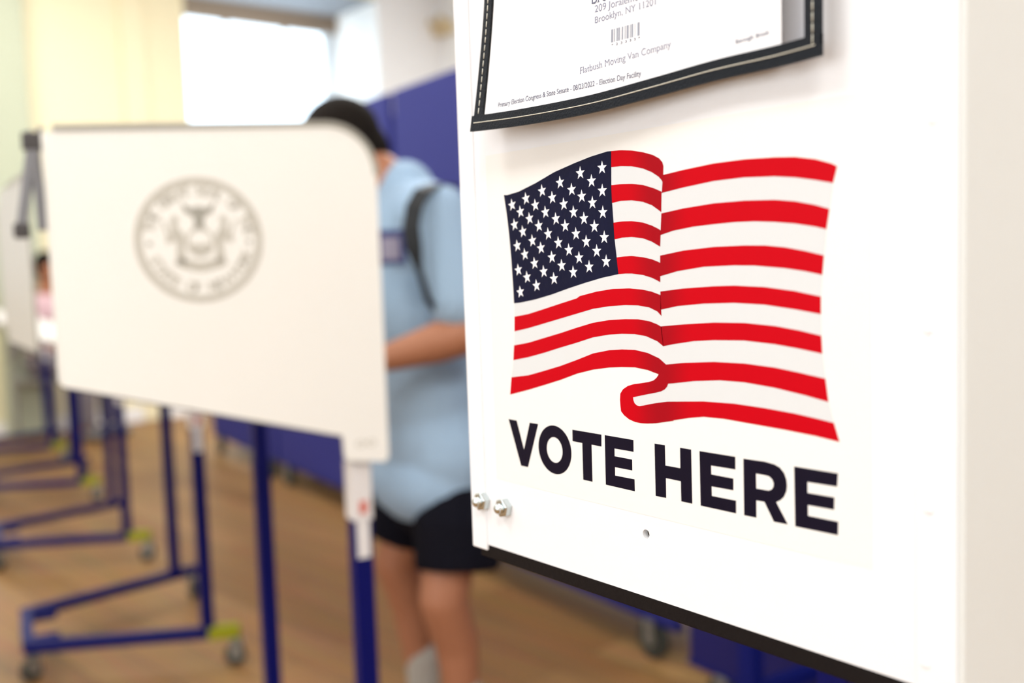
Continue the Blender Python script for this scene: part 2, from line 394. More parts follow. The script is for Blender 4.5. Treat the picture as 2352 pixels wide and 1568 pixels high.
r6b = Cc((106,397),(200,378),(300,350),(400,318),(500,288),(600,255),(700,238),(780,233),(860,235),(930,248),(1000,280),(1038,312))
r7t = Cc((94,503),(200,490),(300,462),(400,432),(500,395),(600,355),(700,335),(780,330),(860,333),(940,352),(1010,385),(1055,425))
r7b = Cc((86,610),(200,580),(300,550),(400,518),(500,480),(600,455),(700,442),(780,439),(860,441),(940,458),(1004,483))
R1 = B((49,175),(150,150),(300,118),(450,98),(600,88),(700,86),(800,97),(880,118),(908,132)); R1b = B((888,215),(800,200),(700,187),(600,182),(450,187),(300,205),(150,237),(43,264))
R2 = B((41,365),(150,340),(300,315),(450,302),(600,298),(700,305),(800,323),(870,343)); R2b = B((855,443),(800,430),(700,415),(600,407),(500,404),(400,408),(300,418),(200,430),(100,450),(36,472))
R3 = B((35,573),(150,548),(300,530),(450,523),(550,523),(650,532),(750,550),(843,572)); R3b = B((835,668),(750,650),(650,635),(500,622),(400,621),(250,628),(120,650),(35,675))
R4 = B((36,750),(150,735),(300,724),(400,721),(550,728),(700,748),(828,775)); R4b = B((828,862),(700,838),(550,815),(400,806),(250,810),(120,822),(37,840))
R5 = B((38,922),(150,912),(300,903),(450,905),(600,920),(720,942),(830,968)); R5b = B((835,1057),(720,1032),(600,1010),(450,992),(300,990),(200,995),(100,1010),(50,1020))
R6 = B((65,1110),(150,1102),(300,1097),(450,1105),(600,1125),(720,1150),(850,1180)); R6b = B((865,1295),(750,1262),(600,1225),(450,1198),(330,1188),(200,1192),(100,1203))
tongue = D((960,718),(940,770),(900,815),(840,845),(760,865),(600,895),(480,920),(385,940),(390,985),(410,1040),(450,1075),(490,1085),(560,1075),(650,1055),(800,1030),(950,1012))
R7 = B((100,1293),(250,1292),(400,1303),(550,1325),(700,1352),(800,1375),(892,1398)); R7b = B((920,1492),(800,1462),(650,1432),(500,1405),(350,1378),(250,1368),(180,1373),(100,1385))
swirl = D((0,0),)[:0]+D((800,555),(800,575),(770,620),(720,665),(640,690),(500,712),(400,725),(300,755),(220,810),(178,880),(172,980),(180,1090),(190,1170),(240,1235),(320,1300),(420,1345),(520,1365),(620,1370),(760,1365),(900,1345),(1050,1325))
base = can_top+r1t[1:-1]+R1+[R1b[0], R2[-1], R2b[0], R3[-1], R3b[0], R4[-1], R4b[0], R5[-1], R5b[0], R6[-1], R6b[0], R7[-1]]+R7b+swirl[::-1]+r7b[::-1]+[r7t[0], r6b[0], r6t[0], r5b[0], r5t[0]]+can_l[:0]+[can_b[-1]]+can_l
reds = [r1t+r1b[::-1], r2t+r2b[::-1], r3t+r3b[::-1], r4t+r4b[::-1], r5t+r5b[::-1], r6t+r6b[::-1],
        R1+R1b, R2+R2b, R3+R3b, R4+R4b, R5+R5b, r7t+R6+R6b+tongue+R7+R7b+swirl[::-1]+r7b[::-1]]
P = lambda lp: [pl(*p, PX-.0003) for p in lp]
stars = [(143,590),(268,533),(413,463),(575,388),(757,303),(953,255),(218,652),(352,592),(505,525),(679,452),(858,375),
 (165,768),(300,712),(443,655),(608,583),(770,513),(955,462),(240,830),(384,778),(537,715),(696,655),(866,570),
 (190,957),(326,912),(468,850),(621,778),(790,712),(960,657),(258,1035),(403,977),(560,930),(718,850),(884,783),
 (200,1175),(345,1115),(501,1060),(654,995),(811,920),(973,882),(278,1240),(428,1190),(590,1135),(746,1065),(905,1005),
 (218,1373),(363,1315),(520,1253),(694,1195),(837,1147),(990,1098)]
sl = []
for (x, y) in stars:
    cx, cy = P(A((x, y)))[0]; rot = math.radians(9-11*(x-143)/850)
    sl.append([(cx+r*math.sin(-rot+k*math.pi/5), cy+r*math.cos(-rot+k*math.pi/5)) for k in range(10) for r in [.00405 if k % 2 == 0 else .00158]])
layers = [([P(base)], .0002, 0)]+[([P(r)], .0003, 1) for r in reds]+[([P(canton)], .0003, 2)]+[([s], .0004, 3) for s in sl]
sp(flat('flag_print', layers, .00006, M=ML(PX), mats=[M_flagwhite, M_red, M_canton, M_star]))
E_ = lambda *p: [pl(*q, PX-.0003) for q in cv(p, 1120, 940, 2.735)]
def oval(l, r, t, b, n=48):
    l, r, t, b = [E_(q)[0] for q in (l, r, t, b)]; cx, cy = (l[0]+r[0])/2, (t[1]+b[1])/2; rx, ry = (r[0]-l[0])/2, (t[1]-b[1])/2
    return [(cx+rx*math.cos(i*2*math.pi/n), cy+ry*math.sin(i*2*math.pi/n)) for i in range(n)]
LT = [[E_((131,60),(182,70),(228,252),(264,83),(317,92),(253,362),(210,353))],
 [oval((319,225),(526,278),(405,99),(440,409)), oval((371,232),(470,268),(410,173),(430,336))],
 [E_((532,127),(714,158),(714,233),(652,221),(658,454),(600,441),(594,211),(533,199))],
 [E_((735,161),(915,192),(916,266),(796,245),(797,294),(907,315),(908,383),(799,362),(800,415),(922,439),(924,514),(742,472))],
 [E_((1048,214),(1113,225),(1116,352),(1210,369),(1208,240),(1278,252),(1285,592),(1216,577),(1213,451),(1119,431),(1121,556),(1055,543))],
 [E_((1330,261),(1555,297),(1556,377),(1403,352),(1404,408),(1543,434),(1543,508),(1406,483),(1408,543),(1560,573),(1560,653),(1338,604))],
 [E_((1606,309),(1690,321),(1740,328),(1800,345),(1835,365),(1862,400),(1876,440),(1880,480),(1876,515),(1860,550),(1838,570),(1812,582),(1885,722),(1798,705),(1738,580),(1687,571),(1688,680),(1611,664)),
  E_((1685,402),(1740,412),(1768,420),(1788,440),(1797,465),(1795,485),(1785,502),(1765,510),(1687,497))],
 [E_((1925,358),(2200,402),(2195,485),(2008,455),(2009,524),(2178,553),(2176,630),(2011,600),(2012,668),(2202,706),(2200,790),(1932,734))]]
sp(flat('lettering', [(l, .0002, 0) for l in LT], .00006, M=ML(PX), mats=[M_ink]))

# ---- the document sleeve hanging from the top of the panel
yl = -hit(1117, 0, (1, 0, 0), PX-.007).y        # left end (in right-ward metres)
# how far the lower left corner stands off so that it is seen where it is
lo, hi = .0, .06
zc = hit(1100, 290, (1, 0, 0), PX-.02).z
for _ in range(40):
    mid = (lo+hi)/2
    if proj((PX-mid, -yl, zc))[0] > 1087: lo = mid
    else: hi = mid
OFFC = lo
sr = -hit(1893, 100, (1, 0, 0), PX-.010).y
zbl = hit(1086, 302, (1, 0, 0), PX-OFFC).z
def off(s, z):
    a = max(0, min(1, (s-yl)/(sr-yl))); g = math.exp(-a*2.6)*max(0, min(1, 1-(z-zbl)/.085))**1.2
    return .0075 + (OFFC-.0075)*g + .003*a + .0022*math.sin(a*math.pi*2)*max(0, 1-(z-zbl)/.2)
def zbot(s):                                    # lower edge
    for (s0_, z0_), (s1_, z1_) in zip(ZB, ZB[1:]):
        if s <= s1_ or s1_ == ZB[-1][0]:
            t = max(0, min(1, (s-s0_)/(s1_-s0_))); return z0_+(z1_-z0_)*t
dz = 0
lowr = hit(1895, 126, (1, 0, 0), PX-off(sr, zbl)).z; dz = lowr-zbl
ZB0 = []
for px, py in ((1206, 287), (1352, 261), (1499, 224), (1645, 185), (1791, 153)):
    o = .012
    for _ in range(15):
        h = hit(px, py, (1, 0, 0), PX-o); o = off(-h.y, h.z)
    ZB0.append((-h.y, h.z))
ZB0 = [(yl, zbl)]+ZB0+[(sr, lowr)]
# rounded through the measured points
def _cr(p0, p1, p2, p3, t): return tuple(.5*((2*b)+(-a+c)*t+(2*a-5*b+4*c-d)*t*t+(-a+3*b-3*c+d)*t**3) for a, b, c, d in zip(p0, p1, p2, p3))
ZB = []
for i in range(len(ZB0)-1):
    q = [ZB0[max(0, i-1)], ZB0[i], ZB0[i+1], ZB0[min(len(ZB0)-1, i+2)]]
    ZB += [_cr(*q, k/8) for k in range(8)]
ZB.append(ZB0[-1])
def SV(s, z, o=0): return Vector((PX-off(s, z)-o, -s, z))
ZT = 1.52
def strip(name, fs, o0, o1, M, parent, nu=60, nv=3, cap=True):
    """fs(u,v)->(s,z) ; a thin curved slab between lifts o0 and o1"""
    bm = bmesh.new(); L = []
    for o in (o0, o1):
        L.append([[bm.verts.new(SV(*fs(i/nu, j/nv), o)) for j in range(nv+1)] for i in range(nu+1)])
    for k in (0, 1):
        for i in range(nu):
            for j in range(nv): bm.faces.new((L[k][i][j], L[k][i+1][j], L[k][i+1][j+1], L[k][i][j+1]))
    rim = [(i, 0) for i in range(nu)]+[(nu, j) for j in range(nv)]+[(i, nv) for i in range(nu, 0, -1)]+[(0, j) for j in range(nv, 0, -1)]
    for q in range(len(rim)):
        a, b = rim[q], rim[(q+1) % len(rim)]
        bm.faces.new((L[0][a[0]][a[1]], L[0][b[0]][b[1]], L[1][b[0]][b[1]], L[1][a[0]][a[1]]))
    mb = MB(); mb.bm.free(); mb.bm = bm; o = mb.build(name, M, smooth=False)
    if parent: o.parent = parent; o.matrix_parent_inverse = parent_inv
    return o
dl = empty('document_sleeve', (PX-.008, .38, ZT)); parent_inv = Matrix.Translation((-(PX-.008), -.38, -ZT))
tag(dl, 'clear vinyl document sleeve bound in stitched black vinyl hanging above the flag sign', 'document sleeve')
BW = .0085; BH = .0098
strip('binding', lambda u, v: (yl-.0018+(sr-yl+.0018)*u, zbot(yl+(sr-yl)*u)+BH*v), -.0008, .0014, M_vinyl, dl, 80, 4)
strip('binding', lambda u, v: (yl+BW*v, zbot(yl)+BH*.8+(ZT-zbot(yl)-BH*.8)*u), -.0006, .0010, M_vinyl, dl, 40, 3)
strip('binding', lambda u, v: (sr-BW*1.05*v, zbot(sr)+BH*.5+(ZT-zbot(sr)-BH*.5)*u), -.0006, .0012, M_vinyl, dl, 40, 3)
strip('binding', lambda u, v: (yl+(sr-yl)*u, ZT-.01+.012*v), -.0008, .0014, M_vinyl, dl, 40, 3)
strip('back_sheet', lambda u, v: (yl+.002+(sr-yl-.004)*u, zbot(yl+(sr-yl)*u)+.003+(ZT-zbot(yl+(sr-yl)*u)-.003)*v), -.0006, -.0004, M_clear, dl, 60, 30)
strip('front_sheet', lambda u, v: (yl+.002+(sr-yl-.004)*u, zbot(yl+(sr-yl)*u)+.003+(ZT-zbot(yl+(sr-yl)*u)-.003)*v), .0006, .0008, M_clear, dl, 60, 30)
def stitches(fs, n, ln):
    mb = MB()
    for i in range(n):
        a = (i+.5-ln/2)/n; b = (i+.5+ln/2)/n; mb.tube(fs(a), fs(b), .00028, n=8)
    o = mb.build('stitching', M_thread, smooth=True); o['kind'] = 'stuff'; o.parent = dl; o.matrix_parent_inverse = parent_inv
stitches(lambda t: SV(yl+.001+(sr-yl-.004)*t, zbot(yl+(sr-yl)*t)+BH*.52, .0015), 62, .97)
stitches(lambda t: SV(yl+BW*.5, zbot(yl)+BH+(ZT-zbot(yl)-BH)*t, .0011), 46, .72)
stitches(lambda t: SV(sr-BW*.52, zbot(sr)+BH*.55+(ZT-zbot(sr)-BH)*t, .0013), 46, .85)
MB().box(PX-.009, PX, -yl-.15, -yl-.12, ZT-.004, ZT+.012).build('hanging_tab', M_vinyl, dl).matrix_parent_inverse = parent_inv
# ---- the printed notice inside it
nt = empty('printed_notice', (PX-.008, .38, 1.30)); inv2 = Matrix.Translation((-(PX-.008), -.38, -1.30))
tag(nt, 'white printed election notice with barcode inside the black-bound clear sleeve', 'notice')
pL = yl+BW*1.15; pR = -hit(1789, 60, (1, 0, 0), PX-.012).y
pg = strip('page', lambda u, v: (pL+(pR-pL)*u, zbot(pL+(pR-pL)*u)+.004+(ZT-.012-zbot(pL+(pR-pL)*u)-.004)*v), 0, .00012, M_notice, None, 60, 30)
pg.parent = nt; pg.matrix_parent_inverse = inv2
def onpage(px, py):                              # picture direction -> (s, z) on the curved page
    o = .012
    for _ in range(12):
        h = hit(px, py, (1, 0, 0), PX-o); o = off(-h.y, h.z)
    return -h.y, h.z
items = []
def line(st, p0, p1, hpx, mi, bold, full=1.0):
    a, b = onpage(*p0), onpage(*p1); w_ = math.hypot(b[0]-a[0], b[1]-a[1]); ang = math.atan2(b[1]-a[1], b[0]-a[0])
    size = hpx*abs(onpage(p0[0], p0[1]-1)[1]-a[1])/.7
    items.append((st, a[0], a[1], size, w_/full, mi, bold, ang))
line('Brooklyn', (1358, 10), (1455, -18), 22, 1, .00002)
line('209 Joralemon Street', (1366, 29), (1535, -20), 16, 0, -.00003)
line('Brooklyn, NY 11201', (1366, 54), (1508, 10), 15, 0, -.00003)
line('Flatbush Moving Van Company', (1332, 170), (1543, 108), 15, 0, -.00003)
line('Primary Election Congress & State Senate - 08/23/2022 - Election Day Facility', (1144, 247), (1474, 174), 11, 1, 0)
line('Borough: Brook', (1690, 101), (1768, 78), 10, 1, 0)
for i, ch in enumerate('*23333*'):
    x = 1405+10.2*i; line(ch, (x, 107-2.7*i), (x+4.5, 105.8-2.7*i), 6, 1, 0)
warp = lambda v: SV(v.x, v.y, .00016+v.z)
t = text_mesh('printed_text', items, nt, [M_graytext, M_graytext2], warp, True); t.matrix_parent_inverse = inv2
mb = MB()
b0 = onpage(1404, 98); b1 = onpage(1470, 82); hh = onpage(1404, 68)[1]-b0[1]
for x, ww in ((0,.075),(.10,.022),(.135,.012),(.19,.05),(.255,.055),(.345,.012),(.38,.045),(.48,.022),(.52,.012),(.55,.07),(.65,.012),(.68,.03),(.725,.045),(.81,.012),(.85,.012),(.92,.075)):
    s0 = b0[0]+(b1[0]-b0[0])*x; s1 = s0+(b1[0]-b0[0])*ww; zz = b0[1]+(b1[1]-b0[1])*x*.0
    v = [mb.bm.verts.new(SV(s, z, .00018)) for s, z in ((s0, zz), (s1, zz), (s1, zz+hh), (s0, zz+hh))]; mb.bm.faces.new(v)
b = mb.build('barcode', M_bar); b.parent = nt; b.matrix_parent_inverse = inv2

# ------------------------------------------------------------------ the row of privacy booths
A12 = math.radians(12)
ex = Vector((math.cos(A12), -math.sin(A12), 0)); en = Vector((math.sin(A12), math.cos(A12), 0))
def caster(x, y, par_, yaw, r=.032):
    M = Matrix.Translation((x, y, 0)) @ Matrix.Rotation(yaw, 4, 'Z')
    c = MB(); c.tube(M @ Vector((0, -.009, r)), M @ Vector((0, .009, r)), r, n=24); w_ = c.build('caster_wheel', M_wheel, par_, bevel=.002)
    c = MB()
    for s in (-1, 1): c.box(-.012, .022, s*.013-.0015, s*.013+.0015, r-.008, r*2+.008, M)
    c.box(-.014, .024, -.0145, .0145, r*2+.006, r*2+.012, M); c.tube(M @ Vector((.012, 0, r*2+.01)), M @ Vector((.012, 0, .086)), .008)
    c.build('caster_fork', M_fork, par_)
pn = ex*0
def seg_panel(r_e, name, parent, M, y, plan, radius=.05, th=.006, mats=None):
    """plan: outline in (x,z) of a board in the plane y=const, extruded by th"""
    bm = bmesh.new(); f = [bm.verts.new((x, y, z)) for x, z in plan]; b = [bm.verts.new((x, y+th, z)) for x, z in plan]
    bm.faces.new(f).material_index = 0; bm.faces.new(b[::-1]).material_index = 0
    n = len(plan)
    for i in range(n): bm.faces.new((f[i], f[(i+1) % n], b[(i+1) % n], b[i])).material_index = 1
    mb = MB(); mb.bm.free(); mb.bm = bm; return mb.build(name, mats, parent)
XL, XR = -.478, .060
def outline(x0, x1):
    R = .088; pts = [(x0+.012, 1.428), (x0, 1.416), (x0, 1.026)]
    k = lambda x: 1.026+(.898-1.026)*(x-x0)/(x1-.086-x0)
    pts += [(x1-.086, k(x1-.086)), (x1-.084, .858), (x1-.078, .852), (x1-.008, .842), (x1, .85), (x1, 1.448-R)]
    pts += [(x1-R+R*math.cos(t), 1.448-R+R*math.sin(t)) for t in [math.pi/2*i/10 for i in range(1, 11)]]
    return pts[::-1]
def make_booth(wings, dx=(0, 0), M_warm=M_warm):
    root = empty('voting_booth')
    # base: two diverging rails
    rails = (((-.497, .166), (.087, -.033)), ((-.505, .492), (.077, .687)))
    for (a, b) in rails: MB().bar((*a, .105), (*b, .105), .034, .034).build('base_rail', M_blue, root, bevel=.003)
    MB().bar((-.49, .166, .105), (-.49, .492, .105), .034, .034).build('base_crossbar', M_blue, root, bevel=.003)
    for gy in (.20, .43): MB().box(-.49, -.40, gy, gy+.03, .088, .118).build('gusset', M_blue, root, bevel=.01)
    for k, (a, b) in enumerate(rails):
        d = (Vector(b)-Vector(a)).normalized()
        M = Matrix(((d.x, -d.y, 0, b[0]), (d.y, d.x, 0, b[1]), (0, 0, 1, .105), (0, 0, 0, 1)))
        if k == 0: MB().box(-.088, .002, -.0185, .0185, -.0185, .0185, M).build('marking_tape', M_tape, root)
        caster(a[0]+.01, a[1], root, .3+k); caster(b[0]-.015, b[1], root, -.4-k)
    for k, y in enumerate((0, .663)):
        q = dx[k]
        po = MB().box(q-.0185, q+.0185, y-.0185, y+.0185, .1, .742).build('leg_post', M_blue, root, bevel=.002)
        MB().box(q-.017, q+.017, y-.017, y+.017, .74, .90).build('inner_post', M_tube if k == 0 else M_blue, root, bevel=.002)
        if k: continue
        MB().box(q-.0195, q+.0195, y-.0215, y+.0215, .735, .842).build('label_sleeve', M_label, root, bevel=.002)
        MB().box(q-.012, q+.012, y-.0205, y-.0185, .665, .735).build('post_label', M_label, root)
        MB().box(q-.006, q+.009, y-.0226, y-.0216, .748, .772).build('red_mark', M_redp, root)
    # desk sloping down to the voter, back panel, wings
    s = (1.05-.915)/.46
    bm = MB(); P_ = [(-.47, 1.045), (.005, .918)]
    M = Matrix.Translation((-.47, 0, 1.045)) @ Matrix.Rotation(math.atan2(.127, .475), 4, 'Y')
    bm.box(.08 if wings else 0, math.hypot(.475, .127), -.015, .68, -.012, 0, M); bm.build('desk', M_desk, root, bevel=.002)
    sk = .075 if wings else 0
    bm = MB(); Mk = Matrix(((1, sk/.71, 0, 0), (0, 1, 0, -.02), (0, 0, 1, 0), (0, 0, 0, 1)))
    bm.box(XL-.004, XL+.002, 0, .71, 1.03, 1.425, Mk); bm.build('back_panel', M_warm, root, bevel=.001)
    for k, y in enumerate((-.036, .70)):
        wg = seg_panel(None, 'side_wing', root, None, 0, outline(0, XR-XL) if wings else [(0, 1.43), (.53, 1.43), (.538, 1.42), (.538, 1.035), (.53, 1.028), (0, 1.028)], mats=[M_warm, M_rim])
        # thin grey rim along the top and the front corner
        rim = MB(); o_ = outline(0, XR-XL) if wings else [(0, 1.022), (.2, 1.022), (.538, 1.022), (0, 1.43), (.2, 1.43), (.536, 1.43), (.538, 1.428)]; tops = [p for p in o_ if p[1] > 1.30]
        tops = sorted(tops, key=lambda p: (p[0], -p[1]))[1:]
        for p, q in zip(tops, tops[1:]): rim.bar((p[0], .003, p[1]+.002), (q[0], .003, q[1]+.002), .010, .010)
        low = [p for p in o_ if .89 < p[1] < 1.0285]; low.sort(); lr_ = MB(); lr_.bar((low[0][0], .006, low[0][1]), (low[-1][0], .006, low[-1][1]), .008, .006); lr_.build('lower_rim', M_dark, wg)
        rm = rim.build('rim', M_rim, wg)
        wg.location = (XL+(sk if k else 0), y if k == 0 else y-.006, 0)
        if not wings: wg.rotation_euler = (0, 0, math.radians(-84)); wg.location.x = XL-(.004 if k == 0 else .014); wg.location.y = (-.022 if k == 0 else .690)
        if k == 0: front = wg
    return root, front
D_ = Vector((.183, 1.32, 0))
R1p = Vector((1.105, 2.904, 0))-Vector((.186, 1.307, 0))-ex*.022
bA, frontw = make_booth(True, (.010, -.022))
bA.location = R1p; bA.rotation_euler = (0, 0, -A12)
tag(bA, 'blue-legged voting booth with a large white wing bearing a round grey seal', 'voting booth', 'privacy booths')
# the seal printed on the front wing (wing's own coordinates: x right, y away, z up)
cx, cz = .2245, 1.2525; Rr = .1035
def ring(a, b, n=72): return [[(cx+r*math.cos(2*math.pi*i/n), cz+r*math.sin(2*math.pi*i/n)) for i in range(n)] for r in (a, b)]
def sh(pts, sx=1): return [(cx+sx*x*.000138, cz-.002+y*.000138) for x, y in pts]
L1 = [(ring(Rr, Rr*.885), 0, 0)]
def disc(x, y, rx, ry, n=16): return [(x+rx*math.cos(2*math.pi*i/n), y+ry*math.sin(2*math.pi*i/n)) for i in range(n)]
art = [([sh(disc(0, -10, 165, 180, 24)), sh(disc(0, -10, 130, 145, 24))], 0, 0),                # shield
       ([sh([(-120,-40),(-60,-20),(0,-50),(60,-20),(120,-40),(110,-110),(0,-165),(-110,-110)])], 0, 0),
       ([sh([(-200,470),(-90,390),(0,420),(90,390),(200,470),(160,340),(70,300),(50,180),(90,150),(-90,150),(-50,180),(-70,300),(-160,340)])], 0, 1),   # eagle over the globe
       ([sh([(-320,-270),(-200,-330),(0,-370),(200,-330),(320,-270),(250,-200),(0,-250),(-250,-200)])], 0, 0)]    # ribbon
for s in (-1, 1):
    art += [([sh([(250,170),(300,230),(340,180),(330,100),(400,40),(380,-30),(280,20),(270,-60),(290,-260),(150,-260),(190,-100),(170,60),(210,120)], s)], 0, 0),
            ([sh(disc(s*285, 255, 45, 50))], 0, 0), ([sh(disc(s*580, -20, 30, 30, 12))], 0, 1), ([sh([(380,60),(440,250),(410,260),(350,80)], s)], 0, 0)]
seal = flat('state_seal', L1+art, .0003, mats=[M_seal, M_seal2])
seal.parent = frontw; seal.matrix_parent_inverse = Matrix(((1, 0, 0, 0), (0, 0, -1, -.0001), (0, 1, 0, 0), (0, 0, 0, 1)))
its = []
def arc(st, a0, a1, top):
    for i, c in enumerate(st):
        if c == ' ': continue
        t = math.radians(a0+(a1-a0)*i/(len(st)-1)); r = Rr*(.715 if top else .84)
        its.append((c, cx+r*math.cos(t)-.003*(math.sin(t) if top else -math.sin(t)), cz+r*math.sin(t)+.003*(math.cos(t) if top else -math.cos(t)), .023, None, 0, .0009, t-math.pi/2 if top else t+math.pi/2))
arc('THE GREAT SEAL OF THE', 168, 12, True); arc('STATE OF NEW YORK', 202, 338, False)
st_ = text_mesh('seal_lettering', its, frontw, [M_seal]); st_.matrix_parent_inverse = Matrix(((1, 0, 0, 0), (0, 0, -1, -.0003), (0, 1, 0, 0), (0, 0, 0, 1)))
# small smudge of printing near the wing's lower corner
wp = flat('wing_print', [([disc(.495+a, .880, .009, .006), disc(.495+a, .880, .006, .0035)], 0, 0) for a in (-.010, .010)], .0002, mats=[M_seal])
wp.parent = frontw; wp.matrix_parent_inverse = Matrix(((1, 0, 0, 0), (0, 0, -1, -.0001), (0, 1, 0, 0), (0, 0, 0, 1)))
# folding brace of two metal stays on the back corner
def local(px, py, y):
    h = hit(px, py, en, R1p.dot(en)+y)-R1p; return Vector((h.dot(ex), y, h.z))
br = MB(); t0 = local(76, 322, .0); 
a1, a2 = local(50, 530, .0), local(100, 530, .0)
MB().bar(local(74, 330, 0), a1, .014, .018).build('brace_stay', M_grey, bA, bevel=.001)
MB().bar(local(78, 330, 0), a2, .014, .018).build('brace_stay', M_grey, bA, bevel=.001)
MB().box(t0.x-.017, t0.x+.017, -.012, .012, t0.z-.016, t0.z+.012).build('brace_clamp', M_dark, bA, bevel=.004)
MB().box(a1.x-.012, a1.x+.012, -.012, .012, a1.z-.012, a1.z+.012).build('brace_end', M_dark, bA, bevel=.004)
MB().bar(local(64, 300, 0), local(84, 322, 0), .006, .008).bar(local(96, 292, 0), local(78, 322, 0), .006, .008).build('brace_lever', M_grey, bA)
MB().bar(local(78, 312, 0), local(104, 312, 0), .008, .010).build('brace_bracket', M_grey, bA)
bB, _ = make_booth(False, M_warm=M_warmshade)
pos = Vector((1.105, 2.904, 0))
names = ['voting booth on blue wheeled base with yellow-green tape, directly behind the seal booth',
         'voting booth third in the row, its blue base cut by the left edge',
         'voting booth fourth in the row, seen as thin dark legs',
         'voting booth whose legs show smallest, farthest along the row by the far wall']
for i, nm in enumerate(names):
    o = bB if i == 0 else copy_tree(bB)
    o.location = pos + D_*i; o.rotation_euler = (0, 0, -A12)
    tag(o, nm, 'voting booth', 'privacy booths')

# ------------------------------------------------------------------ folded rolling tables along the right
td = (Vector((2.46, 5.34, 0))-Vector((2.14, 2.14, 0))).normalized(); tn = Vector((td.y, -td.x, 0))
def folded_table(start, length, label, M_purple=M_purple):
    root = empty('folded_table', start, math.atan2(td.y, td.x)); tag(root, label, 'folding table', 'folded rolling tables')
    for k, y in enumerate((-.0, -.30)):                    # two table halves standing on edge
        p = MB().box(0, length, y-.014, y+.014, .125, 1.92).build('table_half', M_purple, root, bevel=.006)
        MB().box(-.003, length+.003, y-.016, y+.016, .115, .13).build('edge_band', M_tblue, root)
    for x in (.12, length-.12):
        MB().bar((x, -.02, .22), (x, -.28, .22), .035, .035).bar((x, -.15, .13), (x, -.15, 1.75), .035, .035).bar((x, -.02, 1.7), (x, -.28, 1.7), .03, .03).build('frame', M_tblue, root)
        for y in (0, -.30):
            c = MB().tube((x, y-.014, .06), (x, y+.014, .06), .06, n=24).build('caster_wheel', M_wheel, root, bevel=.004)
            MB().tube((x, y-.018, .06), (x, y+.018, .06), .022, n=20).box(x-.02, x+.02, y-.02, y-.017, .05, .12).box(x-.02, x+.02, y+.017, y+.02, .05, .12).box(x-.022, x+.022, y-.022, y+.022,   .108, .116).build('caster_fork', M_fork, root)
    return root
s0 = Vector((2.14, 2.14, 0))-td*.12
folded_table(s0-td*.12, 1.67, 'purple folded rolling table whose dark caster shows under the near booth')
folded_table(s0+td*1.60, 1.55, 'purple folded rolling table rising behind the man in the light blue shirt')
folded_table(s0+td*3.20, 1.20, 'purple folded rolling table farthest along, seen below the seal booth')
s1 = hit(1592, 1500, (0, 0, 1), .14); s1.z = 0
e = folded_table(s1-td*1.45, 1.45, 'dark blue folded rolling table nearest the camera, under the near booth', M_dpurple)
pp = cw(1724, 1500, 2.15); dq = pp-(s1-td*1.45); lx, ly = dq.dot(td), dq.dot(-tn)
MB().box(lx-.02, lx+.02, ly-.02, ly+.02, .14, 1.0).build('upright', M_tblue, e, bevel=.003)
MB().bar((lx, ly, .25), (lx, -.02, .25), .03, .03).build('strut', M_tblue, e)

# ------------------------------------------------------------------ the voter
def hand(mb, wrist, direction, palm_n, thumb_side, s=1.0, curl=.5):
    d = Vector(direction).normalized(); n = Vector(palm_n).normalized(); sd = d.cross(n).normalized()*thumb_side; n = n-d*n.dot(d); n.normalize()
    R = Matrix((d, sd, n)).transposed()
    c = wrist+d*.048*s; mb.ell(c, (.052*s, .040*s, .015*s), R); limb(mb, [(wrist, .023*s), (wrist+d*.025*s, .024*s)])
    for k, (o, l) in enumerate(((.028, .070), (.010, .080), (-.009, .074), (-.027, .058))):
        p = c+d*.040*s+sd*o*s; q = p+(d*math.cos(curl*.5)-n*math.sin(curl*.5))*l*.45*s
        q2 = q+(d*math.cos(curl*1.3)-n*math.sin(curl*1.3))*l*.32*s; q3 = q2+(d*math.cos(curl*2)-n*math.sin(curl*2))*l*.25*s
        limb(mb, [(p-d*.01*s, .0092*s), (q, .0088*s), (q2, .0080*s), (q3, .0070*s)], n=10)
    p = wrist+d*.022*s+sd*.022*s; q = p+(d*.65+sd*.75-n*.2)*.036*s; q2 = q+(d*.85+sd*.25-n*.3)*.030*s; q3 = q2+(d*.95-n*.25)*.018*s
    limb(mb, [(p, .014*s), (q, .0108*s), (q2, .0095*s), (q3, .008*s)], n=10)
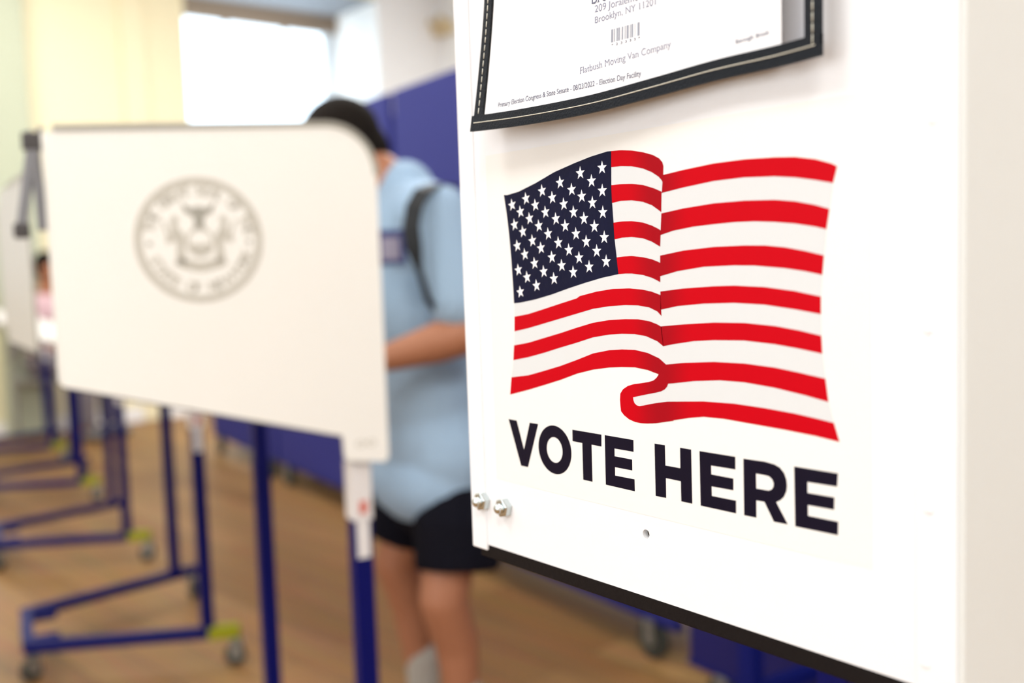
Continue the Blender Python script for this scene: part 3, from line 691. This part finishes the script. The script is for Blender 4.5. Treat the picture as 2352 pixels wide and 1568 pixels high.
def head(body, root, c, f, up, skin, hairmat, r=1.0):
    """adds the head to the body blob; returns a function that makes hair, eyes, mouth parts"""
    f = f.normalized(); up = (up-f*up.dot(f)).normalized(); s = up.cross(f)
    R = Matrix((f, s, up)).transposed()
    P_ = lambda a, b, c_: c+(f*a+s*b+up*c_)*r
    def fill(mb):
        mb.ell(P_(-.012, 0, .018), (.092*r, .075*r, .095*r), R); mb.ell(P_(.028, 0, -.045), (.055*r, .055*r, .062*r), R)
        mb.ell(P_(.066, 0, -.088), (.020*r, .024*r, .018*r), R)
        limb(mb, [(P_(.083, 0, .012), .008*r), (P_(.100, 0, -.022), .013*r)], n=10)
        for k in (-1, 1):
            mb.ell(P_(-.008, k*.076, -.012), (.018*r, .008*r, .032*r), R); mb.ell(P_(.058, k*.034, .026), (.018*r, .022*r, .007*r), R)
            mb.ell(P_(.055, k*.038, -.028), (.022*r, .020*r, .018*r), R)
    def parts():
        def hf(mb):
            mb.ell(P_(-.024, 0, .032), (.097*r, .084*r, .092*r), R); mb.ell(P_(-.050, 0, -.02), (.062*r, .072*r, .070*r), R); mb.ell(P_(.035, 0, .075), (.052*r, .062*r, .038*r), R)
        blob('hair', hf, hairmat, root, .006, 4)
        for k in (-1, 1):
            ey = MB().ell(P_(.0745, k*.031, .005), (.009*r, .012*r, .0058*r), R).build('eye', M_eye, root, smooth=True)
            MB().ell(P_(.0805, k*.031, .004), (.0045*r, .0055*r, .0052*r), R).build('pupil', M_pupil, ey, smooth=True)
        MB().ell(P_(.083, 0, -.056), (.006*r, .024*r, .0075*r), R).build('mouth', M_lip, root, smooth=True)
    return fill, parts, R
def foot(mb, ankle, fwd, s=1.0):
    g = Vector((ankle.x, ankle.y, .035)); limb(mb, [(ankle, .034), (g-fwd*.03, .036), (g+fwd*.09, .036), (g+fwd*.16-Vector((0, 0, .004)), .030)])
face = -ex; left = Vector((0, 0, 1)).cross(face)      # he faces the booth; his left side is towards the camera
man = empty('person', (R1p+ex*.40+en*.45).to_tuple()); tag(man, 'man in a light blue shirt and black shorts bending over the seal booth', 'person')
hipc = cw(1010, 1060, 2.42)
nh, fhp = cw(1052, 1120, 2.31), cw(955, 1105, 2.52)
nk, nkb, na = cw(1018, 1375, 2.27), cw(1050, 1480, 2.31), cw(1070, 1690, 2.32)
fk, fkb, fa = cw(912, 1290, 2.53), cw(945, 1390, 2.56), cw(974, 1590, 2.58)
na.z = max(na.z, .08); fa.z = max(fa.z, .08)
nsh, fsh = cw(1008, 500, 2.22), cw(880, 480, 2.60)
chest = (nsh+fsh)/2 + Vector((0, 0, -.06)); belly = cw(975, 880, 2.40)
nel, nwr = cw(1078, 765, 2.17), cw(835, 838, 2.16)
desk_z = lambda p: 1.045-.267*((p-R1p).dot(ex)+.47)
fel = cw(800, 800, 2.52); fwr = R1p-ex*.13+en*.42; fwr.z = desk_z(fwr)+.045
nwr.z = max(nwr.z, desk_z(nwr)+.03)
hc = cw(785, 352, 2.40)
hf_dir = (face*.80+Vector((0, 0, -.60))+left*.05).normalized(); hup = Vector((0, 0, 1))
hfill, hparts, HR = head(None, man, hc, hf_dir, hup, M_skin, M_hair, 1.03)
neckb = (nsh+fsh)/2+Vector((0, 0, .05))+face*.02
def bodyf(mb):
    hfill(mb); limb(mb, [(hc-hf_dir*.045-Vector((0, 0, .04)), .055), (neckb, .062), (chest, .09)])
    limb(mb, [(nsh, .05), (nel, .043)]); limb(mb, [(nel, .045), (nel.lerp(nwr, .3), .046), (nel.lerp(nwr, .8), .030), (nwr, .026)])
    limb(mb, [(fsh, .05), (fel, .043), (fel.lerp(fwr, .3), .040), (fwr, .026)])
    limb(mb, [(chest, .11), (belly, .11), (hipc, .11)])
    hd = (R1p-ex*.16+en*.28); hd.z = desk_z(hd)+.02
    hand(mb, nwr, (face*.9+Vector((0, 0, -.15))), Vector((0, 0, 1)), 1 if (face.cross(Vector((0,0,1)))).dot(left) < 0 else -1, 1.05, .55)
    hand(mb, fwr, (face*.9-left*.1+Vector((0, 0, -.1))), Vector((0, 0, 1)), -1 if (face.cross(Vector((0,0,1)))).dot(left) < 0 else 1, 1.05, .45)
    for h, k, kb, a in ((nh, nk, nkb, na), (fhp, fk, fkb, fa)):
        limb(mb, [(h-Vector((0, 0, .03)), .072), (k, .056), (kb, .052), (kb.lerp(a, .6), .038), (a, .033)]); foot(mb, a, face)
body = blob('body', bodyf, M_skin, None, .0065, 5)
RB = Matrix((face, left, Vector((0, 0, 1)))).transposed()
def shirtf(mb):
    t = (chest-belly).normalized(); R_ = Matrix((t.cross(left).normalized()*-1, left, t)).transposed()
    mb.ell(chest, (.125, .19, .16), R_); mb.ell(chest.lerp(belly, .5), (.135, .175, .2), R_); mb.ell(belly, (.14, .175, .2), R_)
    mb.ell(belly.lerp(hipc, .6), (.145, .185, .17), RB); mb.ell(hipc-Vector((0, 0, .035))+face*.01, (.155, .195, .12), RB)
    limb(mb, [(belly, .13), (cw(1046, 1045, 2.34), .118), (cw(1085, 1035, 2.36), .11)]); limb(mb, [(belly, .13), (cw(985, 1085, 2.40), .12)]); limb(mb, [(belly, .12), (cw(940, 1095, 2.48), .10)])
    for p, q in ((nsh, nel), (fsh, fel)): limb(mb, [(chest.lerp(p, .5)+Vector((0, 0, .03)), .085), (p, .075), (p.lerp(q, .45), .075), (p.lerp(q, .74), .072)])
    limb(mb, [(neckb-face*.01, .078), (chest, .12)])
blob('shirt', shirtf, M_shirt, None, .008, 6).name = 'shirt'
shirt = bpy.data.objects['shirt']
def shortf(mb):
    mb.ell(hipc-Vector((0, 0, .07)), (.13, .165, .12), RB)
    nhem = cw(1050, 1306, 2.29); fhem = cw(910, 1236, 2.53)
    dn = Vector((0, 0, .045)); limb(mb, [(nh-dn, .092), (nh.lerp(nhem, .5), .103)]); mb.tube(nh.lerp(nhem, .4), nhem, .103, .099, n=24)
    limb(mb, [(fhp-dn, .09), (fhp.lerp(fhem, .4), .095)]); mb.tube(fhp.lerp(fhem, .3), fhem, .095, .085, n=24)
shorts = blob('shorts', shortf, M_shorts, None, .008, 3)
def shoes(a):
    g = Vector((a.x, a.y, .04)); 
    o = blob('shoe', lambda mb: (limb(mb, [(g-face*.05, .042), (g+face*.08, .043), (g+face*.17, .036)]), mb.ell(g, (.06, .042, .06), RB)), M_shoe, None, .007, 3)
    s = blob('sock', lambda mb: limb(mb, [(Vector((a.x, a.y, .07)), .040), (a, .040), (a+Vector((0, 0, .10)), .046)]), M_sock, None, .007, 3)
    return [o, s]
prt = [body, shirt, shorts]+shoes(na)+shoes(fa)
n_before = set(bpy.data.objects)
hparts()
for o in set(bpy.data.objects)-n_before:
    if o.parent is man: prt.append(o)
def adopt(root, objs):
    inv = Matrix.Translation(root.location).inverted()
    for o in objs: o.parent = root; o.matrix_parent_inverse = inv
adopt(man, prt)
# badge on the chest
bc = cw(898, 568, 2.16); out = (CAM-bc); out.z = 0; out.normalize(); out = (face*.55+left*.8).normalized(); sdv = Vector((0, 0, 1)).cross(out).normalized()
Mb = Matrix((sdv, out, Vector((0, 0, 1)))).transposed().to_4x4(); Mb.translation = bc
bd = empty('id_badge', bc); tag(bd, 'navy bordered badge hanging on the front of the light blue shirt', 'badge')
b1_ = MB().box(-.033, .033, -.003, .003, -.038, .038, Mb).build('badge_holder', M_badge, None, bevel=.003)
b2_ = MB().box(-.020, .020, .003, .0042, -.027, .022, Mb).build('badge_card', M_badgef, None)
adopt(bd, [b1_, b2_])
# backpack with its strap over the near shoulder
bpk = empty('backpack', (chest-face*.24)); tag(bpk, 'black backpack worn by the man, its strap over his near shoulder', 'backpack')
def ribbon(name, pts, wid, M):
    mb = MB(); pr = None; rows = []
    for i, (p, nrm) in enumerate(pts):
        w_ = wid if i < 6 else .014
        d = (pts[min(i+1, len(pts)-1)][0]-pts[max(i-1, 0)][0]).normalized(); sdd = d.cross(nrm).normalized()
        rows.append([mb.bm.verts.new(p+sdd*w_/2*a+nrm*b) for a, b in ((-1, 0), (1, 0), (1, .006), (-1, .006))])
    for a, b in zip(rows, rows[1:]):
        for k in range(4): mb.bm.faces.new((a[k], a[(k+1) % 4], b[(k+1) % 4], b[k]))
    mb.bm.faces.new(rows[0]); mb.bm.faces.new(rows[-1][::-1]); return mb.build(name, M, smooth=False)
tocam = (left*.75+face*.5).normalized()
sp_pts = [cw(1040, 432, 2.28), cw(1000, 428, 2.20), cw(972, 440, 2.14), cw(952, 475, 2.11), cw(945, 520, 2.10), cw(950, 565, 2.10), cw(964, 620, 2.11), cw(985, 690, 2.13), cw(1040, 760, 2.2), cw(1090, 800, 2.3)]
nr = [Vector((0, 0, 1)), Vector((0, 0, 1)), (tocam+Vector((0, 0, 1))).normalized()]+[tocam]*7
st1 = ribbon('shoulder_strap', list(zip(sp_pts, nr)), .036, M_strap)
bo = chest-face*.245+Vector((0, 0, -.16))
bagb = blob('bag', lambda mb: (mb.ell(bo, (.085, .15, .22), RB), mb.ell(bo-face*.05+Vector((0, 0, -.08)), (.07, .12, .12), RB)), M_strap, None, .01, 4)
adopt(bpk, [st1, bagb])

# ------------------------------------------------------------------ seated person in pink near the far wall
pc = cw(112, 700, 7.4); pc.z = 0
ch = empty('folding_chair', pc); tag(ch, 'grey folding chair by the far wall under the person in pink', 'chair')
fdir = (Vector((0, 0, 0))-pc).normalized(); fdir = (fdir+Vector((.9, 0, 0))).normalized(); lf = Vector((0, 0, 1)).cross(fdir)
Mc = Matrix((fdir, lf, Vector((0, 0, 1)))).transposed().to_4x4(); Mc.translation = pc
cp = [MB().box(-.2, .2, -.2, .2, .43, .455, Mc).build('seat', M_chair, None, bevel=.008), MB().box(-.215, -.195, -.2, .2, .62, .86, Mc).build('backrest', M_chair, None, bevel=.008)]
for a in (-.19, .19):
    for b in (-.19, .19): cp.append(MB().tube(Mc @ Vector((a, b, 0)), Mc @ Vector((a*.95, b, .44 if a > 0 else .84)), .011).build('leg', M_chair, None))
adopt(ch, cp)
pk = empty('person', pc); tag(pk, 'person in a pink shirt sitting by the far wall, left of the seal booth', 'person')
W_ = lambda a, b, c_: Mc @ Vector((a, b, c_))
hfill2, hparts2, HR2 = head(None, pk, W_(.03, 0, 1.27), fdir, Vector((0, 0, 1)), M_skin, M_hair)
def body2(mb):
    hfill2(mb); limb(mb, [(W_(.0, 0, 1.20), .052), (W_(-.02, 0, 1.05), .058), (W_(-.02, 0, .95), .10), (W_(-.05, 0, .56), .12)])
    for k in (-1, 1):
        limb(mb, [(W_(-.02, k*.18, 1.0), .045), (W_(.03, k*.22, .76), .038), (W_(.25, k*.12, .66), .028)])
        hand(mb, W_(.25, k*.12, .66), fdir, Vector((0, 0, 1)), k, 1, .5)
        limb(mb, [(W_(-.05, k*.09, .55), .08), (W_(.36, k*.11, .53), .056), (W_(.38, k*.11, .3), .05), (W_(.36, k*.11, .09), .034)]); foot(mb, W_(.36, k*.11, .09), fdir)
bb2 = blob('body', body2, M_skin, None, .01, 4)
RC = Mc.to_3x3()
sh2 = blob('shirt', lambda mb: (mb.ell(W_(-.02, 0, .92), (.12, .19, .17), RC), mb.ell(W_(-.04, 0, .68), (.13, .17, .2), RC), [limb(mb, [(W_(-.02, k*.16, 1.0), .07), (W_(.01, k*.21, .84), .06)]) for k in (-1, 1)]), M_pink, None, .012, 4)
tr2 = blob('trousers', lambda mb: ([limb(mb, [(W_(-.05, k*.09, .56), .105), (W_(.36, k*.11, .54), .075), (W_(.38, k*.11, .3), .068), (W_(.37, k*.11, .14), .06)]) for k in (-1, 1)], None), M_trous, None, .012, 3)
shs = []
for k in (-1, 1):
    g = W_(.36, k*.11, .04); shs.append(blob('shoe', lambda mb: limb(mb, [(g-fdir*.05, .043), (g+fdir*.08, .044), (g+fdir*.17, .037)]), M_shoe, None, .009, 3))
n_before = set(bpy.data.objects); hparts2()
adopt(pk, [bb2, sh2, tr2]+shs+[o for o in set(bpy.data.objects)-n_before if o.parent is pk])
